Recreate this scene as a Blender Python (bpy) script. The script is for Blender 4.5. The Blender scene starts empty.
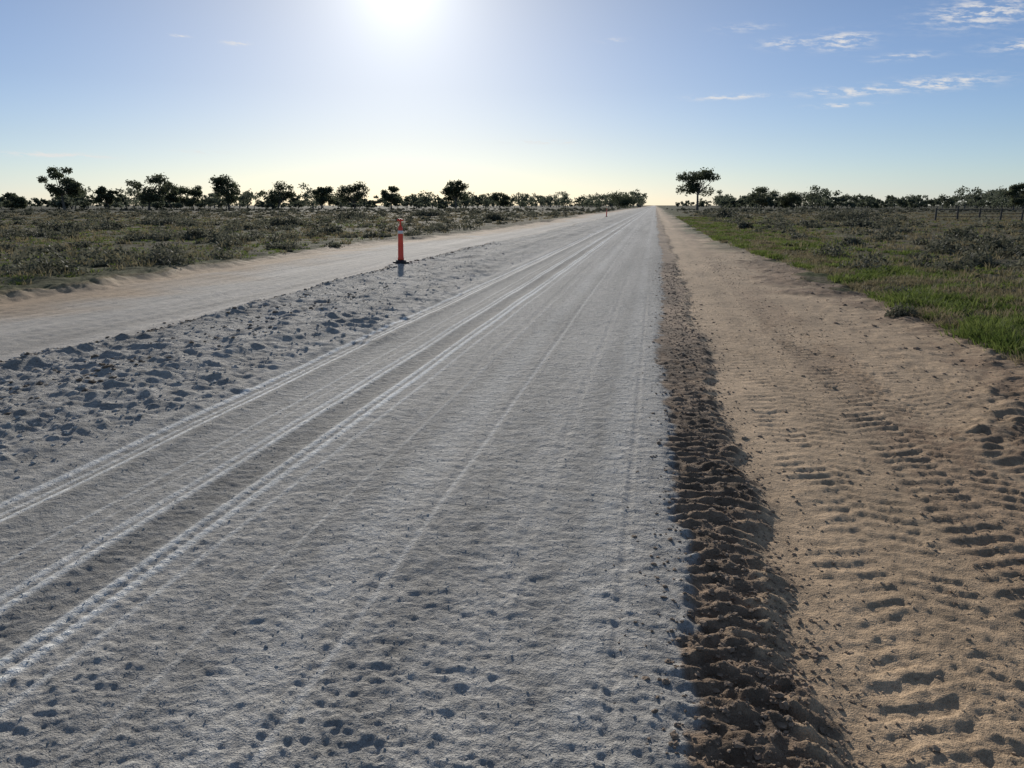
import bpy, math, numpy as np
R=math.radians
rng=np.random.default_rng(7)
scene=bpy.context.scene
CAM_H=1.6
SUN_AZ=-18.5   # degrees from +Y, negative = towards -X
SUN_EL=15.2

# ---------------------------------------------------------------- noise
def _hash(ix,iy,seed):
    n=(ix.astype(np.int64)*374761393+iy.astype(np.int64)*668265263+seed*974634777)&0xFFFFFFFF
    n=((n^(n>>13))*1274126177)&0xFFFFFFFF
    n=(n^(n>>16))
    return n
def perlin(x,y,seed=0):
    ix=np.floor(x);iy=np.floor(y);fx=x-ix;fy=y-iy
    ux=fx*fx*fx*(fx*(fx*6-15)+10);uy=fy*fy*fy*(fy*(fy*6-15)+10)
    def g(dx,dy):
        a=_hash(ix+dx,iy+dy,seed)*(2*math.pi/4294967296.0)
        return np.cos(a)*(fx-dx)+np.sin(a)*(fy-dy)
    n00=g(0,0);n10=g(1,0);n01=g(0,1);n11=g(1,1)
    return ((n00*(1-ux)+n10*ux)*(1-uy)+(n01*(1-ux)+n11*ux)*uy)*1.5
def ss(a,b,x):
    t=np.clip((x-a)/(b-a),0,1);return t*t*(3-2*t)
def band(x,a,b,s=0.08):
    return ss(a-s,a+s,x)*(1-ss(b-s,b+s,x))

# ---------------------------------------------------------------- terrain
def wob(Y,seed,amp,lam):
    return amp*perlin(Y/lam,np.zeros_like(Y)+0.37,seed)
# (centre, half width, strength) of the tyre lines pressed into the powder
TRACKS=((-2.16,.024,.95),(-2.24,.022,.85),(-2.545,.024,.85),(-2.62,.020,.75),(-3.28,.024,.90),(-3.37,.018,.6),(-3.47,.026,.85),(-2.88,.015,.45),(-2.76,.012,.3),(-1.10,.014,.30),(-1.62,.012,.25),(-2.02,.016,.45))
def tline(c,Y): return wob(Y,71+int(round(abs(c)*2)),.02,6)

def zones(X,Y):
    """soft masks of the strips of the road corridor"""
    e1=X+wob(Y,1,.05,.5)+wob(Y,2,.12,6)
    e2=X+wob(Y,3,.10,.35)+wob(Y,4,.15,4)
    eL=X+wob(Y,5,.25,1.3)+wob(Y,6,.5,11)
    eLL=X+wob(Y,7,.5,2.)+wob(Y,8,1.2,19)
    eG=X+wob(Y,9,.7,1.1)+wob(Y,10,.9,6)
    near=ss(40,16,Y)
    ge=3.0+1.0*near
    return e1,e2,eL,eLL,eG,ge

def height(X,Y,sx,sy):
    def fd(lx,ly,a=1.3,b=1.3): return np.clip((np.minimum(lx/sx,ly/sy)-a)/b,0,1)
    def N(lx,ly,seed,amp=1.0):
        w=fd(lx,ly)
        o=np.zeros_like(X);k=w>0
        o[k]=perlin(X[k]/lx+seed*3.1,Y[k]/ly+seed*1.7,seed)*w[k]
        return o*amp
    def L(lx,ly,seed,amp=1.0,t=.05):   # isolated lumps on a flat bed
        return np.maximum(N(lx,ly,seed)-t,0)*amp
    e1,e2,eL,eLL,eG,ge=zones(X,Y)
    far=1-ss(300,600,Y)
    road=ss(-3.9,-3.4,eL)*(1-ss(.15,.3,e1))
    loose=ss(-6.95,-6.5,eL)*(1-ss(-3.9,-3.4,eL))
    left=ss(-12,-11.4,eLL)*(1-ss(-6.95,-6.6,eL))
    berm=ss(.12,.25,e1)*(1-ss(.58,.74,e2))
    sand=ss(.58,.74,e2)*(1-ss(ge-.5,ge,eG))
    edge=band(eG,ge-.9,ge+.15,.2)
    field=(1-ss(-12,-11.4,eLL))+ss(ge-.2,ge+.3,eG)
    z=-.09*left-.05*sand+loose*.015-.04*field
    z=z+field*(N(9,9,20,.10)+N(2.3,2.3,21,.07)+N(.7,.7,22,.05)+N(.25,.25,23,.025))
    # ---- grey stabilised surface
    tm=np.zeros_like(X)
    for c,w,st in TRACKS: tm=np.maximum(tm,np.clip(1-(np.abs(X-c-tline(c,Y))/(w*1.6))**4,0,1))
    lanes=.80+.6*np.abs(perlin(X/.45+3.3,Y/30,31))+.2*perlin(X/.9,Y/1.6,32)
    lanes=np.clip(lanes,.7,1.2)
    smear=band(X,-1.75,-1.15,.12)*.35+band(X,-.30,-.18,.04)*.3+band(X,-3.25,-2.65,.08)*.4+band(X,-2.62,-2.15,.05)*.35
    lanes=lanes*(1-smear)*(1-.85*tm)
    crumb=N(.22,.11,40,.0032)+N(.11,.07,41,.0030)+N(.060,.040,42,.0032)+N(.036,.026,49,.0040)+N(.022,.018,37,.0036)+N(.45,.3,43,.005)
    crumb=crumb+L(.12,.06,44,.0055,.0)+L(.065,.040,35,.0068,.0)+L(.032,.026,34,.0070,.0)
    z=z+road*lanes*crumb
    z=z+road*(N(1.1,1.9,46,.012))
    ph=Y/.09+.9*perlin(X/.22,Y/.3,47)+.5*perlin(X/.07,Y/.12,36)
    fadeb=np.clip((.09/sy-2)/2,0,1)
    bars=np.sin(2*math.pi*ph)
    z=z+road*fadeb*bars*(.0024*band(X,-.98,-.42,.08)+.0020*band(X,-1.95,-1.72,.05)+.0022*band(X,-.16,.1,.05))*(.2+1.0*np.abs(perlin(X/.3,Y/.5,48)))
    def rut(c,w,d):
        u=(X-c-wob(Y,50+int(abs(c)*10),.02,5))/w
        return d*(-np.exp(-u*u*1.2)+.8*np.exp(-((np.abs(u)-1.7)/.45)**2))
    lugf=np.clip((.06/sy-1.5)/1.5,0,1)
    rs=ss(-4.2,-3.9,eL)*(1-ss(.15,.3,e1))
    z=z+rs*far*(rut(-2.39,.08,.008)+rut(-3.39,.12,.014)+rut(-2.95,.16,.008)+rut(-.07,.018,.004)+rut(-.55,.03,.003)+rut(-1.7,.04,.004)+rut(-1.10,.03,.004))
    for c,w,st in TRACKS:
        u=X-c-tline(c,Y); m=np.clip(1-(np.abs(u)/w)**4,0,1)
        lug=2*ss(-.3,.3,np.sin(2*math.pi*(Y/.05+.5*(int(abs(c)*100)%2))))-1
        z=z+rs*m*st*(.0050+.0016*lugf*lug)
    for c,w in ((-2.39,.12),(-2.2,.03),(-1.42,.13)):
        u=X-c-tline(c,Y); m=np.clip(1-(np.abs(u)/w)**6,0,1)
        z=z+rs*m*lugf*.0015*(2*ss(-.3,.3,np.sin(2*math.pi*(Y/.07+np.abs(u)*7)))-1)
    # ---- loose windrow left of the running lane
    lm=.75+.8*np.clip(perlin(X/1.2,Y/3.0,53)+.2,0,1)
    z=z+loose*lm*(N(.95,.6,60,.016)+L(.42,.28,61,.045,.02)+L(.21,.15,56,.040,.02)+L(.11,.08,54,.034,.02)+N(.10,.07,62,.006)+N(.055,.04,63,.007)+N(.034,.028,66,.006))
    z=z+loose*(.055*np.exp(-((eL+4.8)/.5)**2)+.03*np.exp(-((eL+6.2)/.35)**2)+.010*np.sin(X*11+N(1.5,4,52,3.)))
    z=z+left*(N(.6,1.6,65,.012)+N(.15,.2,67,.006)+N(.07,.07,58,.003)+.016*np.sin(X*2.9+1.)+.005*np.sin(X*17+N(1,5,55,3.)))
    z=z+.04*np.exp(-((eLL+11.9)/.45)**2)*(1+N(.4,.4,69,1.0)+N(.15,.15,57,.6))
    # ---- churned strip: lug bars pushed up across it, broken by clods
    ph2=Y/.115+.75*perlin(X/.2,Y/.35,71)+1.2*np.abs(X-.42)
    fb=np.clip((.115/sy-2)/2,0,1)
    rip=ss(-.4,.6,np.sin(2*math.pi*ph2))
    z=z+berm*(fb*(.024*rip-.016)*(.4+1.1*np.abs(perlin(X/.2,Y/.4,72)))+np.abs(N(.17,.10,73,.020))+N(.085,.06,74,.015)+N(.045,.036,75,.013)+N(.026,.022,76,.009)-.012)
    # ---- sand track
    z=z+sand*(N(.5,.9,80,.012)+N(.16,.2,81,.005)+N(.06,.06,82,.0030)+N(.03,.03,83,.0024))
    for c,w,per,dep,sd in ((1.84,.36,.14,.0120,84),(1.14,.34,.13,.0085,86),(2.58,.34,.13,.0080,88)):
        u=X-c-wob(Y,sd,.12,6); s=np.sign(u)
        p=np.sin(2*math.pi*(Y/per+.25*s+np.abs(u)*3.0+.22*perlin(X/.2,Y/.25,sd+20)+.3*perlin(X/.7,Y/1.2,sd+21)))
        f=np.clip((per/sy-1.6)/1.6,0,1)
        m=(1-ss(w*.8,w*1.1,np.abs(u)))*ss(.0,.03,np.abs(u))
        pres=np.clip(.75+1.0*perlin(X/.25,Y/.45,sd+10),.1,1.2)
        z=z+sand*f*m*pres*dep*(ss(-.15,.2,p)*1.0-.75)
        z=z+sand*m*(np.abs(N(.09,.06,sd+30,dep*.7))+N(.04,.035,sd+31,dep*.45))
    z=z+sand*ss(2.2,3.0,X)*(N(.2,.25,90,.015)+N(.08,.08,91,.012)+N(.04,.04,39,.007))
    z=z+edge*(np.abs(N(.4,.35,92,.035))+L(.15,.12,93,.04)+N(.06,.06,94,.014)+N(.03,.03,38,.008)+.02)
    return z

def colour(X,Y,sy):
    e1,e2,eL,eLL,eG,ge=zones(X,Y)
    n1=perlin(X/.8,Y/2.5,101)[:,None];n2=perlin(X/.12,Y/.12,102)[:,None];n3=perlin(X/5,Y/9,103)[:,None]
    n4=perlin(X/.35,Y/14,104)[:,None]; n5=perlin(X/1.7,Y/1.7,105)[:,None]; n6=perlin(X/22,Y/22,106)[:,None]
    n7=perlin(X/.5,Y/.9,107)[:,None]
    def C(*c): return np.array(c)[None,:]
    grey=C(.42,.40,.365)*(1+.08*n1+.18*n2+.22*n4)
    pale_sheen=C(.90,.89,.84)  # backlit sheen of the pressed tyre lines, painted in as near-white albedo
    loosec=C(.385,.365,.33)*(1+.22*n1+.25*n2+.18*n7)
    leftc=C(.44,.40,.345)*(1+.12*n1+.22*n4)
    tan=C(.42,.30,.19)*(1+.14*n1+.12*n2+.18*n4)
    bermc=C(.235,.165,.110)*(1+.35*n1+.45*n2+.4*n7)
    sandc=C(.475,.34,.215)*(1+.12*n1+.12*n2+.15*n4+.10*n5+.12*n7)
    edgec=C(.22,.145,.09)*(1+.3*n1+.35*n2)
    dry=C(.165,.14,.09)*(1+.3*n5+.25*n2+.25*n3)
    green=C(.08,.10,.038)*(1+.25*n5+.2*n2)
    k=lambda a:a[:,None]
    col=np.repeat(dry,1,axis=0)
    gm=ss(-.15,.35,n6[:,0]+.7*n5[:,0])
    col=col*(1-.45*k(gm))+green*.45*k(gm)
    # beyond the modelled shrubs the plain is covered by saltbush
    fc=.75*ss(120,300,np.hypot(X,Y))
    col=col*(1-k(fc))+C(.075,.075,.05)*k(fc)
    gv=ss(ge-.1,ge+.6,eG)*(1-ss(5.,9+Y*.03,X+n5[:,0]*3))*ss(-.3,.2,n5[:,0]+n7[:,0]*.5)
    col=col*(1-.6*k(gv))+green*.6*k(gv)
    m=ss(-12.1,-11.5,eLL)*(1-ss(ge-.1,ge+.2,eG)); 
    lf=ss(-11.3,-9.0,eLL+n5[:,0]*.8)
    c2=tan*(1-k(lf))+leftc*k(lf)
    c2=c2*(1-k(ss(-6.85,-6.6,eL)))+loosec*k(ss(-6.85,-6.6,eL))
    dk=np.exp(-((eL+6.72)/.15)**2)*.85*np.clip(1+n2[:,0]*2,0,1)
    c2=c2*(1-k(dk))+bermc*.6*k(dk)
    c2=c2*(1-k(ss(-4.2,-3.3,eL+n7[:,0]*.3)))+grey*k(ss(-4.2,-3.3,eL+n7[:,0]*.3))
    a=.24*band(X,-2.5,-2.28,.04)+.15*band(X,-3.25,-2.7,.08)
    c2=c2*(1-k(a))
    lugf=np.clip((.05/sy-1.5)/1.5,0,1)
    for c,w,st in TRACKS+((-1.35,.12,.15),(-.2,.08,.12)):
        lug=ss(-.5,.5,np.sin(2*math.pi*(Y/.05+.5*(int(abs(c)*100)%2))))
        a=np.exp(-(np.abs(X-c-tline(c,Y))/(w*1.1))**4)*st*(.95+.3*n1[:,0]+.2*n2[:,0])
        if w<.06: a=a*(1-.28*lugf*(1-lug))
        a=np.clip(a,0,1); c2=c2*(1-k(a))+pale_sheen*k(a)
    b=ss(.17,.24,e1+n2[:,0]*.06); c2=c2*(1-k(b))+bermc*k(b)
    b=ss(.56,.72,e2+n2[:,0]*.16+n1[:,0]*.08); c2=c2*(1-k(b))+sandc*k(b)
    u=np.abs(X-1.84+.15*n7[:,0]); b=.55*(1-ss(.22,.42,u))*np.clip(.6+1.6*n1[:,0]+n2[:,0]*1.2,0,1); c2=c2*(1-k(b))+edgec*k(b)
    b=ss(ge-1.4,ge-.5,eG+n1[:,0]*.5+n2[:,0]*.4)*.9; c2=c2*(1-k(b))+edgec*k(b)
    b=ss(18,40,Y)*ss(1.9,3.0,eG+n5[:,0]*.8)*.7; c2=c2*(1-k(b))+green*k(b)
    col=col*(1-k(m))+c2*k(m)
    return np.clip(col,.01,.87)

# ---------------------------------------------------------------- mesh helper
def mesh_np(name,V,F,mats,col=None,smooth=True,matidx=None):
    me=bpy.data.meshes.new(name)
    V=np.asarray(V,np.float32);F=np.asarray(F,np.int32)
    n,k=F.shape
    me.vertices.add(len(V));me.vertices.foreach_set("co",V.ravel())
    me.loops.add(n*k);me.loops.foreach_set("vertex_index",F.ravel())
    me.polygons.add(n);me.polygons.foreach_set("loop_start",np.arange(0,n*k,k,dtype=np.int32))
    if matidx is not None: me.polygons.foreach_set("material_index",np.asarray(matidx,np.int32))
    me.update(calc_edges=True)
    me.polygons.foreach_set("use_smooth",np.full(n,smooth))
    if col is not None:
        a=me.color_attributes.new("Col",'FLOAT_COLOR','POINT')
        c=np.ones((len(V),4),np.float32);c[:,:3]=col
        a.data.foreach_set("color",c.ravel())
    for m in mats: me.materials.append(m)
    ob=bpy.data.objects.new(name,me);scene.collection.objects.link(ob)
    return ob

# ---------------------------------------------------------------- materials
def newmat(name):
    m=bpy.data.materials.new(name);m.use_nodes=True
    nt=m.node_tree;b=nt.nodes["Principled BSDF"];return m,nt,b
def soil_mat(name,bump,rough=.92,s1=45,s2=170,var=.22,spec=.2,mid=0.0,s3=15):
    m,nt,b=newmat(name)
    at=nt.nodes.new("ShaderNodeAttribute");at.attribute_name="Col"
    geo=nt.nodes.new("ShaderNodeNewGeometry")
    n1=nt.nodes.new("ShaderNodeTexNoise");n1.inputs["Scale"].default_value=s1;n1.inputs["Detail"].default_value=5;n1.inputs["Roughness"].default_value=.7
    n2=nt.nodes.new("ShaderNodeTexNoise");n2.inputs["Scale"].default_value=s2;n2.inputs["Detail"].default_value=2
    n3=nt.nodes.new("ShaderNodeTexNoise");n3.inputs["Scale"].default_value=s3;n3.inputs["Detail"].default_value=3;n3.inputs["Roughness"].default_value=.6
    for n in (n1,n2,n3): nt.links.new(geo.outputs["Position"],n.inputs["Vector"])
    def MR(src,lo,hi):
        mr=nt.nodes.new("ShaderNodeMapRange");mr.inputs["From Min"].default_value=.3;mr.inputs["From Max"].default_value=.7
        mr.inputs["To Min"].default_value=lo;mr.inputs["To Max"].default_value=hi
        nt.links.new(src,mr.inputs["Value"]);return mr.outputs[0]
    mu=nt.nodes.new("ShaderNodeMath");mu.operation='MULTIPLY'
    nt.links.new(MR(n1.outputs["Fac"],1-var,1+var),mu.inputs[0]);nt.links.new(MR(n2.outputs["Fac"],.8,1.2),mu.inputs[1])
    mu2=nt.nodes.new("ShaderNodeMath");mu2.operation='MULTIPLY'
    nt.links.new(mu.outputs[0],mu2.inputs[0]);nt.links.new(MR(n3.outputs["Fac"],.86,1.14),mu2.inputs[1])
    vm=nt.nodes.new("ShaderNodeVectorMath");vm.operation='SCALE'
    nt.links.new(at.outputs["Color"],vm.inputs[0]);nt.links.new(mu2.outputs[0],vm.inputs["Scale"])
    nt.links.new(vm.outputs[0],b.inputs["Base Color"])
    b.inputs["Roughness"].default_value=rough
    b.inputs["Specular IOR Level"].default_value=spec
    ad=nt.nodes.new("ShaderNodeMath");ad.operation='MULTIPLY_ADD';ad.inputs[1].default_value=.5
    nt.links.new(n2.outputs["Fac"],ad.inputs[0]);nt.links.new(n1.outputs["Fac"],ad.inputs[2])
    ad2=nt.nodes.new("ShaderNodeMath");ad2.operation='MULTIPLY_ADD';ad2.inputs[1].default_value=mid
    nt.links.new(n3.outputs["Fac"],ad2.inputs[0]);nt.links.new(ad.outputs[0],ad2.inputs[2])
    bp=nt.nodes.new("ShaderNodeBump");bp.inputs["Strength"].default_value=1;bp.inputs["Distance"].default_value=bump
    nt.links.new(ad2.outputs[0],bp.inputs["Height"]);nt.links.new(bp.outputs[0],b.inputs["Normal"])
    return m
def leaf_mat(name,c1,c2,trans=.3,scale=1.5):
    m,nt,b=newmat(name)
    geo=nt.nodes.new("ShaderNodeNewGeometry")
    n=nt.nodes.new("ShaderNodeTexNoise");n.inputs["Scale"].default_value=scale;n.inputs["Detail"].default_value=3
    nt.links.new(geo.outputs["Position"],n.inputs["Vector"])
    ad=nt.nodes.new("ShaderNodeMath");ad.operation='MULTIPLY_ADD';ad.inputs[1].default_value=.35;
    nt.links.new(geo.outputs["Random Per Island"],ad.inputs[0]);nt.links.new(n.outputs["Fac"],ad.inputs[2])
    r=nt.nodes.new("ShaderNodeValToRGB")
    r.color_ramp.elements[0].position=.42;r.color_ramp.elements[0].color=(*c1,1)
    r.color_ramp.elements[1].position=.92;r.color_ramp.elements[1].color=(*c2,1)
    nt.links.new(ad.outputs[0],r.inputs[0]);nt.links.new(r.outputs[0],b.inputs["Base Color"])
    b.inputs["Roughness"].default_value=.7;b.inputs["Specular IOR Level"].default_value=.15
    tr=nt.nodes.new("ShaderNodeBsdfTranslucent");nt.links.new(r.outputs[0],tr.inputs["Color"])
    mx=nt.nodes.new("ShaderNodeMixShader");mx.inputs[0].default_value=trans
    nt.links.new(b.outputs[0],mx.inputs[1]);nt.links.new(tr.outputs[0],mx.inputs[2])
    nt.links.new(mx.outputs[0],nt.nodes["Material Output"].inputs["Surface"])
    return m
def plain_mat(name,c,rough=.6,var=.15,scale=20):
    m,nt,b=newmat(name)
    geo=nt.nodes.new("ShaderNodeTexCoord")
    n=nt.nodes.new("ShaderNodeTexNoise");n.inputs["Scale"].default_value=scale;n.inputs["Detail"].default_value=4
    nt.links.new(geo.outputs["Object"],n.inputs["Vector"])
    r=nt.nodes.new("ShaderNodeValToRGB")
    r.color_ramp.elements[0].position=.3;r.color_ramp.elements[0].color=(*[v*(1-var) for v in c],1)
    r.color_ramp.elements[1].position=.7;r.color_ramp.elements[1].color=(*[min(1,v*(1+var)) for v in c],1)
    nt.links.new(n.outputs["Fac"],r.inputs[0]);nt.links.new(r.outputs[0],b.inputs["Base Color"])
    b.inputs["Roughness"].default_value=rough
    return m
M_grey=soil_mat("stabilised_gravel",.020,s1=42,mid=2.4,s3=14)
M_left=soil_mat("pale_dirt",.010,mid=1.5,s3=9)
M_sand=soil_mat("sandy_soil",.012,s1=40,mid=1.5,s3=12)
M_field=soil_mat("paddock_soil",.03,s1=12,s2=60,var=.4,spec=.03,mid=1.,s3=4)
M_clod=plain_mat("clod_soil",(.24,.17,.115),.95,.4)
M_clods=plain_mat("clod_sand",(.34,.245,.16),.95,.3)
M_clodg=plain_mat("clod_grey",(.40,.385,.355),.95,.2)
M_clodd=plain_mat("clod_dark",(.16,.12,.085),.95,.3)
M_bark=plain_mat("bark",(.13,.11,.09),.9,.4,3)
M_leaf=leaf_mat("gum_leaves",(.055,.070,.040),(.12,.13,.078),.45,.35)
M_leaf_haze=leaf_mat("gum_leaves_haze",(.070,.085,.056),(.145,.16,.11),.45,.15)  # aerial haze on the far treelines, put into a lighter leaf colour
M_salt=leaf_mat("saltbush_leaves",(.050,.055,.038),(.18,.175,.125),.4,.8)
M_dry=leaf_mat("dry_grass_blades",(.145,.122,.068),(.28,.235,.138),.4,.6)
M_green=leaf_mat("green_grass_blades",(.07,.105,.024),(.18,.215,.06),.5,1.2)

# ---------------------------------------------------------------- ground sheet (one heightfield, split by surface)
ys=[-5000,-2000,-700,-250,-90,-35,-15,-7,-3,-1.2,-.4,.1,.4,.7,.9,1.1,1.2]
y=1.3
while y<400: ys.append(y); y+=.0050*(y+.1)
while y<6000: ys.append(y); y*=1.06
ys=np.array(ys)
NG=1200
g=np.linspace(-1.18,.66,NG)
ko=(1.35**np.arange(1,27)-1)/(1.35**26-1)
sc=np.maximum(ys+3,4.2)
rows=[]
for i,yy in enumerate(ys):
    s=sc[i];xl=g[0]*s;xr=g[-1]*s
    rows.append(np.concatenate([(xl-ko*(9000+xl))[::-1],g*s,xr+ko*(9000-xr)]))
X=np.array(rows);Yg=np.repeat(ys[:,None],X.shape[1],1)
nr,nc=X.shape
SX=np.abs(np.gradient(X,axis=1)).ravel();SY=np.repeat(np.gradient(ys)[:,None],nc,1).ravel()
Xf=X.ravel();Yf=Yg.ravel()
Z=height(Xf,Yf,SX,SY)
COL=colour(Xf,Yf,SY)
V=np.stack([Xf,Yf,Z],1)
idx=np.arange(nr*nc).reshape(nr,nc)
F=np.stack([idx[:-1,:-1],idx[:-1,1:],idx[1:,1:],idx[1:,:-1]],-1).reshape(-1,4)
cx=Xf[F].mean(1);cy=Yf[F].mean(1)
e1,e2,eL,eLL,eG,ge=zones(cx,cy)
zone=np.zeros(len(F),int)
zone[(eLL>-11.8)&(eL<=-6.7)]=1
zone[(eL>-6.7)&(e1<=.2)]=2
zone[(e1>.2)&(eG<=ge)]=3
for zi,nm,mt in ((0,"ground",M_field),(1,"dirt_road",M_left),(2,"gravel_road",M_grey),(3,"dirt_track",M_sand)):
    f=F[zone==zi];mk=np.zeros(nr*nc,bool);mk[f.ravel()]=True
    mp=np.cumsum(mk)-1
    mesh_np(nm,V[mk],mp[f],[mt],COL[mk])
del F,V,COL

def gz(x,y): 
    x=np.atleast_1d(np.asarray(x,float));y=np.atleast_1d(np.asarray(y,float))
    s=np.maximum(.0016*(y+3),.007)
    return height(x,y,s,np.maximum(s,.005*y))

# ---------------------------------------------------------------- clods (one object per surface)
def ico():
    import bmesh
    bm=bmesh.new();bmesh.ops.create_icosphere(bm,subdivisions=2,radius=1)
    v=np.array([p.co[:] for p in bm.verts]);f=np.array([[q.index for q in p.verts] for p in bm.faces]);bm.free();return v,f
IV,IF=ico()
def clods(name,xs,yy,sz,mat,seed):
    r=np.random.default_rng(seed);n=len(xs)
    z=gz(xs,yy);sz=np.minimum(sz,.035)
    lump=1+.25*r.normal(size=(n,len(IV),1)).clip(-1.5,1.5)
    sca=sz[:,None,None]*np.stack([r.uniform(.7,1.3,n),r.uniform(.7,1.3,n),r.uniform(.4,.7,n)],-1)[:,None,:]
    P=IV[None]*lump*sca
    P=P+np.stack([xs,yy,z+sz*.1],-1)[:,None,:]
    FF=IF[None]+(np.arange(n)*len(IV))[:,None,None]
    return mesh_np(name,P.reshape(-1,3),FF.reshape(-1,3),[mat],smooth=False)
def ydist(n,a,b): return a*(b/a)**rng.random(n)
n=6500;yy=ydist(n,1.4,22);clods("soil_clods",rng.normal(.44,.17,n),yy,np.exp(rng.normal(-5.3,.45,n))*(1+yy*.03),M_clod,1)
n=1100;yy=ydist(n,2.,28);xx=rng.normal(3.4,.5,n);clods("soil_clods",xx,yy,np.exp(rng.normal(-4.7,.5,n)),M_clod,2)
n=4500;yy=ydist(n,1.6,26);xx=np.where(rng.random(n)<.5,rng.normal(1.8,.3,n),rng.uniform(.7,3.4,n));clods("sand_crumbs",xx,yy,np.exp(rng.normal(-5.5,.45,n))*(1+yy*.03),M_clods,5)
n=9000;yy=ydist(n,2.,32);xx=np.where(rng.random(n)<.3,rng.normal(-6.6,.15,n),rng.uniform(-6.6,-3.7,n));clods("gravel_clods",xx,yy,np.exp(rng.normal(-4.9,.5,n)),M_clodg,3)
n=6000;yy=ydist(n,1.5,12);xx=rng.uniform(-3.6,.15,n);clods("gravel_crumbs",xx,yy,np.exp(rng.normal(-6.1,.3,n))*(1+yy*.05),M_clodg,6)
n=900;yy=ydist(n,4.,32);clods("verge_clods",rng.normal(-6.7,.14,n),yy,np.exp(rng.normal(-4.2,.45,n)),M_clodd,4)
n=260;yy=ydist(n,4.,14);clods("verge_clods",rng.normal(-5.3,.35,n),yy,np.exp(rng.normal(-4.1,.4,n)),M_clodd,8)

# ---------------------------------------------------------------- vegetation
def quads(C,size,r,up=0.0,asp=1.6):
    n=len(C);d=r.normal(size=(n,3));d/=np.linalg.norm(d,axis=1)[:,None]
    d[:,2]+=up;d/=np.linalg.norm(d,axis=1)[:,None]
    e=np.cross(d,r.normal(size=(n,3)));e/=np.linalg.norm(e,axis=1)[:,None]
    s=size[:,None] if np.ndim(size) else size
    a=d*s*asp*.5;b=e*s*.5
    P=np.stack([C-a,C+b*.9,C+a,C-b*.9],1)
    return P.reshape(-1,3),np.arange(n*4).reshape(n,4)
def tube(p,rad,ns=6):
    p=np.asarray(p,float);V=[];F=[]
    for i in range(len(p)):
        t=p[min(i+1,len(p)-1)]-p[max(i-1,0)];t/=np.linalg.norm(t)+1e-9
        a=np.cross(t,[.3,1,.1]);a/=np.linalg.norm(a);b=np.cross(t,a)
        for k in range(ns):
            th=2*math.pi*k/ns;V.append(p[i]+rad[i]*(a*math.cos(th)+b*math.sin(th)))
    for i in range(len(p)-1):
        for k in range(ns):
            F.append([i*ns+k,i*ns+(k+1)%ns,(i+1)*ns+(k+1)%ns,(i+1)*ns+k])
    return np.array(V),np.array(F)
class Acc:
    def __init__(s): s.V=[];s.F=[];s.M=[];s.n=0
    def add(s,V,F,m):
        s.V.append(V);s.F.append(F+s.n);s.M.append(np.full(len(F),m));s.n+=len(V)
    def build(s,name,mats,smooth=False):
        return mesh_np(name,np.concatenate(s.V),np.concatenate(s.F),mats,smooth=smooth,matidx=np.concatenate(s.M))
def tree(acc,x,y,h,w,seed,leaves=1500,ls=.4,low=.35,nc=14,z0=-.1,limbs=True,tight=1.0):
    r=np.random.default_rng(seed)
    base=np.array([x,y,z0]);lean=r.normal(0,.05,2)*h
    th=h*max(low,.2)*1.15
    tp=[base,base+[lean[0]*.3,lean[1]*.3,th*.4],base+[lean[0]*.2+r.normal()*.02*h,lean[1]*.6,th*.75],base+[lean[0],lean[1],th]]
    tr=h*.026
    v,f=tube(tp,[tr*1.4,tr,tr*.85,tr*.7],8 if limbs else 5);acc.add(v,f,0)
    fork=tp[-1];cl=[]
    for i in range(nc):
        a=r.uniform(0,2*math.pi);q=math.sqrt(r.random())
        zz=r.uniform(low,.90)
        env=math.sin(math.pi*min(1,max(.15,(zz-low*.6)/(1.06-low*.6)))**.85)**.6
        c=base+np.array([math.cos(a)*q*w*.42*env+lean[0],math.sin(a)*q*w*.42*env+lean[1],zz*h])
        cr=w*r.uniform(.12,.21)*tight;cl.append((c,cr))
        if limbs:
            mid=(fork+c)/2+r.normal(size=3)*h*.03;mid[2]-=h*.02
            v,f=tube([fork-[0,0,r.uniform(0,.25)*th],mid,c],[tr*.5,tr*.3,tr*.1],5);acc.add(v,f,0)
    tot=sum(c[1]**2 for c in cl)
    for c,cr in cl:
        m=int(leaves*cr**2/tot)+3
        d=r.normal(size=(m,3));d/=np.linalg.norm(d,axis=1)[:,None]
        P=c+d*(cr*r.random((m,1))**.45)*[1,1,.62]+r.normal(size=(m,3))*cr*.14
        P[:,2]=np.maximum(P[:,2],.3)
        v,f=quads(P,ls*r.uniform(.6,1.3,m),r,asp=1.7);acc.add(v,f,1)
def pol(az,D): return D*math.sin(R(az)),D*math.cos(R(az))
TREES=[(-40.9,255,12.6,12,3,.38),(-36.0,285,12,15,4,.3),(-30.9,285,11.8,13,5,.28),(-27.6,310,10.2,15,6,.25),(-43.6,330,6.5,9,7,.2),(-38.4,310,8.2,9,21,.25),(-24.6,330,9.2,11,22,.25),(-34.6,300,9.8,8,41,.3),
 (-22.2,330,10.8,15,8,.22),(-19.6,340,10,12,9,.25),(-14.8,310,12.2,12.5,10,.3),(-11.5,380,8,11,42,.25),(-2.2,430,8.4,22,11,.2),(3.0,262,13.8,16.5,37,.40),(22.6,330,9.8,10,13,.2),(-33.2,320,9.2,12,14,.25),(7.4,390,10,15,15,.2),(9.5,400,7.6,15,16,.2)]
for az,D,h,w,sd,lo in TREES:
    x,yv=pol(az,D);a=Acc();big=lo>.35
    tree(a,x,yv,h,w,sd*17,leaves=3300,ls=.45,low=lo,nc=19 if big else 18,tight=.85 if big else .9)
    a.build("eucalyptus_tree",[M_bark,M_leaf])
a=Acc();r=np.random.default_rng(55)
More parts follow.
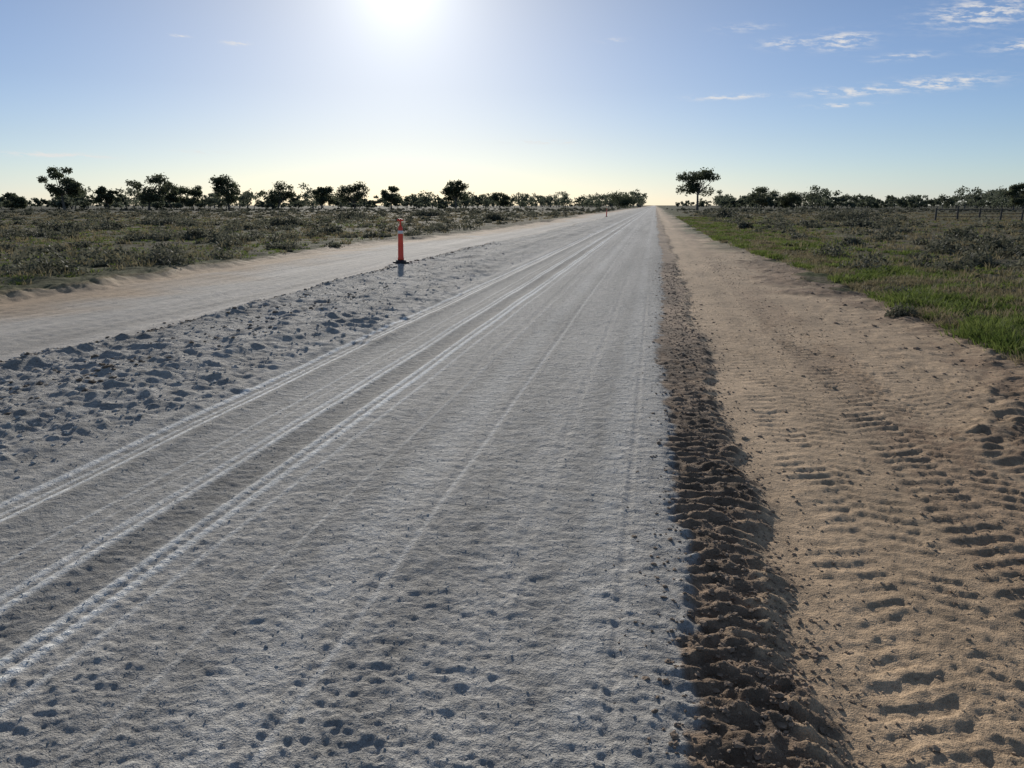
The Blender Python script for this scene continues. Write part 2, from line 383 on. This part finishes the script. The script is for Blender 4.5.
def mass(az0,az1,n,D0,D1,h0,h1,lv=240,limbs=False,ls=.7):
    for i in range(n):
        az=r.uniform(az0,az1);D=r.uniform(D0,D1);x,yv=pol(az,D)
        h=r.uniform(h0,h1)*(.70+.7*(perlin(np.array([az/2.0]),np.array([.3]),77)[0]+.5));tree(a,x,yv,h,h*r.uniform(.9,1.5),int(r.integers(1e9)),leaves=lv,ls=ls,low=.18,nc=7,limbs=limbs,tight=1.)
mass(-60,-44,26,340,480,5,8)
mass(-44,-28,54,340,480,4,8.6);mass(-28,-14,72,360,520,5,9.2);mass(-14,-6,38,480,680,6,9)
mass(-6,-1.0,30,480,700,7,10);mass(4.5,12,44,380,520,6,9);mass(12,24,74,420,560,6,8.5);mass(24,50,80,380,560,6,9)
a.build("distant_treeline",[M_bark,M_leaf_haze])
a=Acc()
mass(-60,-1,260,650,900,5,8,110,ls=1.0);mass(1.2,50,220,650,900,5,8.5,110,ls=1.0)
a.build("horizon_treeline",[M_bark,M_leaf_haze])

def shrub_pts(r,n,rad,hh):
    d=r.normal(size=(n,3));d[:,2]=np.abs(d[:,2]);d/=np.linalg.norm(d,axis=1)[:,None]
    lob=1+.25*np.sin(3*np.arctan2(d[:,1],d[:,0])+r.uniform(0,6))+.15*np.sin(5*np.arctan2(d[:,1],d[:,0])+r.uniform(0,6))
    q=r.random(n)**.4*lob
    return np.stack([d[:,0]*q*rad,d[:,1]*q*rad,d[:,2]*q*hh],1)
def shrubs(name,XY,rad,hh,lv,ls,mat,seed):
    r=np.random.default_rng(seed);Vs=[];Ss=[]
    z=gz(XY[:,0],XY[:,1])
    for i in range(len(XY)):
        n=int(lv[i]);P=shrub_pts(r,n,rad[i],hh[i])+[XY[i,0],XY[i,1],z[i]-.02];Vs.append(P);Ss.append(np.full(n,ls[i])*r.uniform(.6,1.3,n))
    v,f=quads(np.concatenate(Vs),np.concatenate(Ss),r,up=.35,asp=2.2)
    return mesh_np(name,v,f,[mat],smooth=False)
def inside_field(x,y,r):
    j=perlin(x/1.5,y/1.5,150)
    return (x<-12.6-np.abs(j)*1.)|(x>6+j*2)
def scatter(n,az0,az1,d0,d1,seed,pw=1.0,clump=None):
    r=np.random.default_rng(seed)
    az=np.radians(r.uniform(az0,az1,n));D=(d0**pw+(d1**pw-d0**pw)*r.random(n))**(1/pw)
    x=D*np.sin(az);y=D*np.cos(az)
    k=inside_field(x,y,r)
    if clump is not None: k&=(perlin(x/clump,y/clump,seed+5)+.25*r.normal(size=n)>-.05)
    return np.stack([x[k],y[k]],1),D[k]
XY,D=scatter(9500,-62,48,15,330,201,pw=.85,clump=5)
fx=(XY[:,0]>.30*XY[:,1])&(XY[:,1]>68)&(XY[:,1]<190);XY=XY[~fx];D=D[~fx]
r=np.random.default_rng(3)
rad=np.exp(r.normal(-1.1,.62,len(XY))).clip(.14,1.8);hh=rad*r.uniform(.4,.85,len(XY))
lv=np.clip(4200/D,36,190)*np.clip(rad/.35,.7,2.4);ls=(.035+.0011*D)
shrubs("saltbush_shrubs",XY,rad,hh,lv,ls,M_salt,9)
for az,D,rd,h in ((12.9,88,3.0,1.0),(17.1,12.6,.24,.18),(6.4,57,.5,.42),(4.9,100,1.,1.2),(-35,72,2.4,.6),(-27,62,1.5,.75),(-41,55,1.3,.6),(-22.5,90,1.9,.9),(16.8,15.5,.3,.22),(10.7,66,.8,.5),(-12.,80,1.2,.7),(-17,120,3,.9),(-38.5,60,1.,.6),(-33,40,.7,.4),(-24,46,.8,.45),(20,45,.9,.5),(14,60,1.1,.5),(19,32,.6,.35),(13.5,34,.5,.35),(21,24,.5,.3)):
    x,yv=pol(az,D);n=int(900);
    shrubs("saltbush_shrub",np.array([[x,yv]]),np.array([rd]),np.array([h]),[n*(2.2 if rd>1 else .9)],[(.010 if D<20 else .04)+.0011*D],M_salt,int(D*7))

def tufts(name,XY,h,nb,wd,mat,seed,spread=.09,lean=.5):
    r=np.random.default_rng(seed);n=len(XY);z=gz(XY[:,0],XY[:,1])
    base=np.repeat(np.stack([XY[:,0],XY[:,1],z-.015],1),nb,0);H=np.repeat(h,nb)*r.uniform(.5,1.15,n*nb);W=np.repeat(wd,nb)
    SPD=np.repeat(h,nb)*spread/.2
    off=r.normal(size=(n*nb,2))*SPD[:,None]*.5
    base[:,:2]+=off
    d=off/(SPD[:,None]+1e-6)*lean+r.normal(size=(n*nb,2))*.3
    mid=base.copy();mid[:,:2]+=d*H[:,None]*.35;mid[:,2]+=H*.6
    tip=base.copy();tip[:,:2]+=d*H[:,None]*1.0;tip[:,2]+=H*.95
    a=r.uniform(0,2*math.pi,n*nb);s=np.stack([np.cos(a),np.sin(a),0*a],1)*W[:,None]*.5
    P=np.stack([base-s,base+s,mid+s*.75,mid-s*.75,tip+s*.12,tip-s*.12],1).reshape(-1,3)
    i=np.arange(n*nb)[:,None]*6
    Fq=np.concatenate([i+[0,1,2,3],i+[3,2,4,5]],0)
    return mesh_np(name,P,Fq,[mat],smooth=False)
XY,D=scatter(26000,-60,48,11,190,301,pw=.8,clump=3)
tufts("dry_grass",XY,np.random.default_rng(1).uniform(.08,.26,len(XY)),12,.008+.0008*D,M_dry,11,spread=.2)
# verge: patches of green and of dry grass
r=np.random.default_rng(77)
n=15000;yy=7*(110/7)**r.random(n)
xx=3.9-1.0*ss(16,40,yy)+np.abs(r.normal(0,1,n))*(1.7+yy*.03)
nz=perlin(xx/1.3,yy/1.8,500)+.6*perlin(xx/.5,yy/.5,501)
hv=(.7+1.2*np.clip(nz,0,.6))
k=(nz>.10+.08*r.normal(size=n))
tufts("green_grass",np.stack([xx[k],yy[k]],1),r.uniform(.04,.14,k.sum())*hv[k],18,.006+.0007*yy[k],M_green,12,spread=.26,lean=.7)
k=(nz<-.05+.15*r.normal(size=n))&(r.random(n)<.5)
tufts("dry_grass",np.stack([xx[k],yy[k]],1),r.uniform(.04,.15,k.sum()),14,.006+.0007*yy[k],M_dry,15,spread=.26,lean=.8)
XY,D=scatter(9000,-62,-20,13,110,402,pw=.7,clump=9)
tufts("green_grass",XY,np.random.default_rng(4).uniform(.05,.12,len(XY)),14,.008+.0008*D,M_green,13,spread=.28,lean=.7)
XY,D=scatter(4500,5,48,13,110,403,pw=.8,clump=5)
tufts("green_grass",XY,np.random.default_rng(5).uniform(.05,.12,len(XY)),14,.008+.0008*D,M_green,14,spread=.28,lean=.7)

# ---------------------------------------------------------------- traffic bollards (T-top posts)
M_or=plain_mat("bollard_orange",(.88,.085,.04),.45,.08,9)
M_wh=plain_mat("reflective_white",(.75,.75,.72),.3,.05,30)
M_bk=plain_mat("rubber_black",(.02,.02,.02),.8,.3,15)
def lathe(name,prof,ns,mat,parent,scale_y=1.0,smooth=True):
    V=[];F=[]
    for rr,zz in prof:
        for k in range(ns):
            t=2*math.pi*(k+.5)/ns;V.append((rr*math.cos(t),rr*math.sin(t)*scale_y,zz))
    for i in range(len(prof)-1):
        for k in range(ns): F.append((i*ns+k,i*ns+(k+1)%ns,(i+1)*ns+(k+1)%ns,(i+1)*ns+k))
    F.append(tuple(range(ns))[::-1]);F.append(tuple((len(prof)-1)*ns+k for k in range(ns)))
    me=bpy.data.meshes.new(name);me.from_pydata(V,[],F);me.materials.append(mat)
    for p in me.polygons: p.use_smooth=smooth and len(p.vertices)==4
    o=bpy.data.objects.new(name,me);scene.collection.objects.link(o);o.parent=parent;return o
def bollard(x,y,rot,tilt=0):
    e=bpy.data.objects.new("traffic_bollard",None);scene.collection.objects.link(e)
    e.location=(x,y,float(gz(x,y)[0])+.005);e.rotation_euler=(R(tilt),R(tilt*.6),rot)
    lathe("rubber_base",[(.23,0),(.235,.012),(.225,.045),(.16,.055),(.13,.085),(.09,.09)],8,M_bk,e,smooth=False)
    lathe("post",[(.085,.088),(.088,.13),(.078,.16),(.072,.5),(.068,.70),(.063,.96),(.055,.985),(.032,1.0),(.028,1.03)],20,M_or,e)
    lathe("reflective_band",[(.0685,.80),(.0705,.802),(.0685,.88),(.0665,.882)],20,M_wh,e)
    lathe("collar",[(.0755,.46),(.0765,.462),(.0750,.54),(.073,.542)],20,M_or,e)
    o=lathe("t_handle",[(.018,-.085),(.030,-.075),(.030,.075),(.018,.085)],12,M_or,e)
    o.rotation_euler=(0,R(90),0);o.location=(0,0,1.165)
    lathe("handle_neck",[(.034,1.0),(.026,1.04),(.024,1.10),(.03,1.145)],14,M_or,e)
    return e
bollard(-6.85,19.9,R(25),1.5)
bollard(-7.0,113,R(10))

# ---------------------------------------------------------------- post-and-rail / wire fence in the right paddock
M_post=plain_mat("weathered_timber",(.08,.07,.058),.9,.3,6)
fe=bpy.data.objects.new("wire_fence",None);scene.collection.objects.link(fe)
a=Acc();p0=np.array([30.,90.]);p1=np.array([88.,112.]);L_=np.linalg.norm(p1-p0);n=int(L_/2.6)
tops=[]
rf=np.random.default_rng(8)
for i in range(n+1):
    q=p0+(p1-p0)*i/n;z=float(gz(*q)[0]);hh=rf.uniform(1.2,1.5);l=rf.normal(0,.03,2)
    v,f=tube([(q[0],q[1],z-.2),(q[0]+l[0],q[1]+l[1],z+hh)],[.12,.10],7);a.add(v,f,0);tops.append((q[0],q[1],z))
o=a.build("posts",[M_post]);o.parent=fe
a=Acc()
for hz,rr in ((1.15,.045),(.78,.03),(.4,.03)):
    v,f=tube([(t[0],t[1],t[2]*.3-.03+hz) for t in tops],[rr]*len(tops),5);a.add(v,f,0)
o=a.build("rails",[M_post]);o.parent=fe

# ---------------------------------------------------------------- sun, sky
sl=bpy.data.lights.new("sun",'SUN');sl.energy=4.4;sl.angle=R(.9);sl.color=(1,.94,.85)
so=bpy.data.objects.new("sun",sl);scene.collection.objects.link(so)
so.rotation_euler=(R(90-SUN_EL),0,R(180-SUN_AZ))
w=bpy.data.worlds.new("World");scene.world=w;w.use_nodes=True;nt=w.node_tree
bg=nt.nodes["Background"];bg.inputs["Strength"].default_value=.1
sky=nt.nodes.new("ShaderNodeTexSky");sky.sky_type='NISHITA';sky.sun_disc=False
sky.sun_elevation=R(SUN_EL);sky.sun_rotation=R(SUN_AZ);sky.altitude=100;sky.air_density=1.0;sky.dust_density=.35;sky.ozone_density=1.6
def VM(op,a,b=None,sc=None):
    m=nt.nodes.new("ShaderNodeVectorMath");m.operation=op
    nt.links.new(a,m.inputs[0])
    if b is not None:
        if isinstance(b,tuple): m.inputs[1].default_value=b
        else: nt.links.new(b,m.inputs[1])
    if sc is not None:
        if isinstance(sc,(int,float)): m.inputs["Scale"].default_value=sc
        else: nt.links.new(sc,m.inputs["Scale"])
    return m
def Mth(op,a,b=None,c=None):
    m=nt.nodes.new("ShaderNodeMath");m.operation=op
    for i,v in enumerate((a,b,c)):
        if v is None: continue
        if isinstance(v,(int,float)): m.inputs[i].default_value=v
        else: nt.links.new(v,m.inputs[i])
    return m.outputs[0]
lum=VM('DOT_PRODUCT',sky.outputs[0],(.3,.5,.2)).outputs["Value"]
inv=Mth('DIVIDE',1.0,Mth('ADD',1.0,Mth('MULTIPLY',lum,.10)))
soft=VM('SCALE',sky.outputs[0],sc=inv).outputs[0]
tc=nt.nodes.new("ShaderNodeTexCoord");sep=nt.nodes.new("ShaderNodeSeparateXYZ");nt.links.new(tc.outputs["Generated"],sep.inputs[0])
az=Mth('MULTIPLY',Mth('ARCTAN2',sep.outputs[0],sep.outputs[1]),180/math.pi)
el=Mth('MULTIPLY',Mth('ARCSINE',sep.outputs[2]),180/math.pi)
# sky grading by elevation; unseen upper part lifted as shadow fill (values stored /4)
er=nt.nodes.new("ShaderNodeValToRGB");nt.links.new(Mth('DIVIDE',el,40.0),er.inputs[0])
cr=er.color_ramp
stops=[(0,(1.10,1.46,2.55)),(.05,(1.07,1.36,2.08)),(.11,(.98,1.19,1.74)),(.20,(.84,1.01,1.46)),(.35,(.74,.87,1.18)),(.5,(.88,.95,1.12)),(1,(1.5,1.28,1.2))]
cr.elements[0].position=0;cr.elements[1].position=1
for p,c in stops[1:-1]: cr.elements.new(p)
for e,(p,c) in zip(cr.elements,stops): e.position=p;e.color=(c[0]/4,c[1]/4,c[2]/4,1)
graded=VM('SCALE',VM('MULTIPLY',soft,er.outputs[0]).outputs[0],sc=4.0).outputs[0]
# forward-scattering aureole round the sun
sd=(math.sin(R(SUN_AZ))*math.cos(R(SUN_EL)),math.cos(R(SUN_AZ))*math.cos(R(SUN_EL)),math.sin(R(SUN_EL)))
ang=Mth('MULTIPLY',Mth('ARCCOSINE',Mth('MINIMUM',VM('DOT_PRODUCT',VM('NORMALIZE',tc.outputs["Generated"]).outputs[0],sd).outputs["Value"],1.0)),180/math.pi)
a1=Mth('MULTIPLY',Mth('EXPONENT',Mth('DIVIDE',ang,-3.5)),7.0)
a2=Mth('MULTIPLY',Mth('EXPONENT',Mth('DIVIDE',ang,-14.0)),2.8)
aur=nt.nodes.new("ShaderNodeCombineXYZ")
s=Mth('ADD',a1,a2)
nt.links.new(s,aur.inputs[0]);nt.links.new(Mth('MULTIPLY',s,.97),aur.inputs[1]);nt.links.new(Mth('MULTIPLY',s,.86),aur.inputs[2])
lit=VM('ADD',graded,aur.outputs[0]).outputs[0]
CL=[(19.6,11.3,2.6,.7,1.2),(11.7,10.4,1.6,.45,1.2),(8.3,10.5,1.4,.3,.9),(17.8,7.5,2.6,.35,1.2),(4.6,7.3,2.2,.16,1.1),(12.4,7.3,2.6,.28,1),(-41.3,3.1,3.,.14,1.3),(-29.6,10.5,.8,.12,1.2),(-8.2,4.5,2.4,.12,1.1),(-32.5,3.5,1.8,.12,.6),(22,12.8,1.6,.4,.9),(-33,10.7,.5,.08,.9),(5.5,11.6,1.6,.25,.4),(30,9,5,.6,.8),(-3.5,11.2,.9,.15,.5),(22.5,9.3,2.,.3,1.1),(15.5,9.2,1.6,.2,.8),(12.,6.5,1.5,.12,1.1)]
tot=None
for a0,e0,wa,we,st in CL:
    da=Mth('DIVIDE',Mth('SUBTRACT',az,a0),wa);de=Mth('DIVIDE',Mth('SUBTRACT',el,e0),we)
    q=Mth('ADD',Mth('MULTIPLY',da,da),Mth('MULTIPLY',de,de))
    gss=Mth('MULTIPLY',Mth('EXPONENT',Mth('MULTIPLY',q,-1.0)),st)
    tot=gss if tot is None else Mth('ADD',tot,gss)
cmb=nt.nodes.new("ShaderNodeCombineXYZ");nt.links.new(Mth('MULTIPLY',az,.55),cmb.inputs[0]);nt.links.new(Mth('ADD',Mth('MULTIPLY',el,2.4),Mth('MULTIPLY',az,.25)),cmb.inputs[1])
nz=nt.nodes.new("ShaderNodeTexNoise");nz.inputs["Scale"].default_value=1.5;nz.inputs["Detail"].default_value=7;nz.inputs["Roughness"].default_value=.62
nt.links.new(cmb.outputs[0],nz.inputs["Vector"])
mr=nt.nodes.new("ShaderNodeMapRange");mr.inputs["From Min"].default_value=.45;mr.inputs["From Max"].default_value=.68;nt.links.new(nz.outputs["Fac"],mr.inputs["Value"])
cf=Mth('MINIMUM',Mth('MULTIPLY',Mth('MULTIPLY',tot,mr.outputs[0]),1.3),.8)
mx=nt.nodes.new("ShaderNodeMix");mx.data_type='RGBA'
nt.links.new(cf,mx.inputs["Factor"]);nt.links.new(lit,mx.inputs["A"]);mx.inputs["B"].default_value=(8,7.8,7.6,1)
nt.links.new(mx.outputs["Result"],bg.inputs["Color"])

# ---------------------------------------------------------------- camera
cd=bpy.data.cameras.new("camera");cam=bpy.data.objects.new("camera",cd);scene.collection.objects.link(cam)
cam.location=(0,0,CAM_H);cam.rotation_euler=(R(90-13.5),0,R(10.6))
cd.sensor_width=36;cd.lens=26.19;cd.clip_start=.05;cd.clip_end=20000
scene.camera=cam
scene.view_settings.view_transform='Standard';scene.view_settings.look='None';scene.view_settings.exposure=0
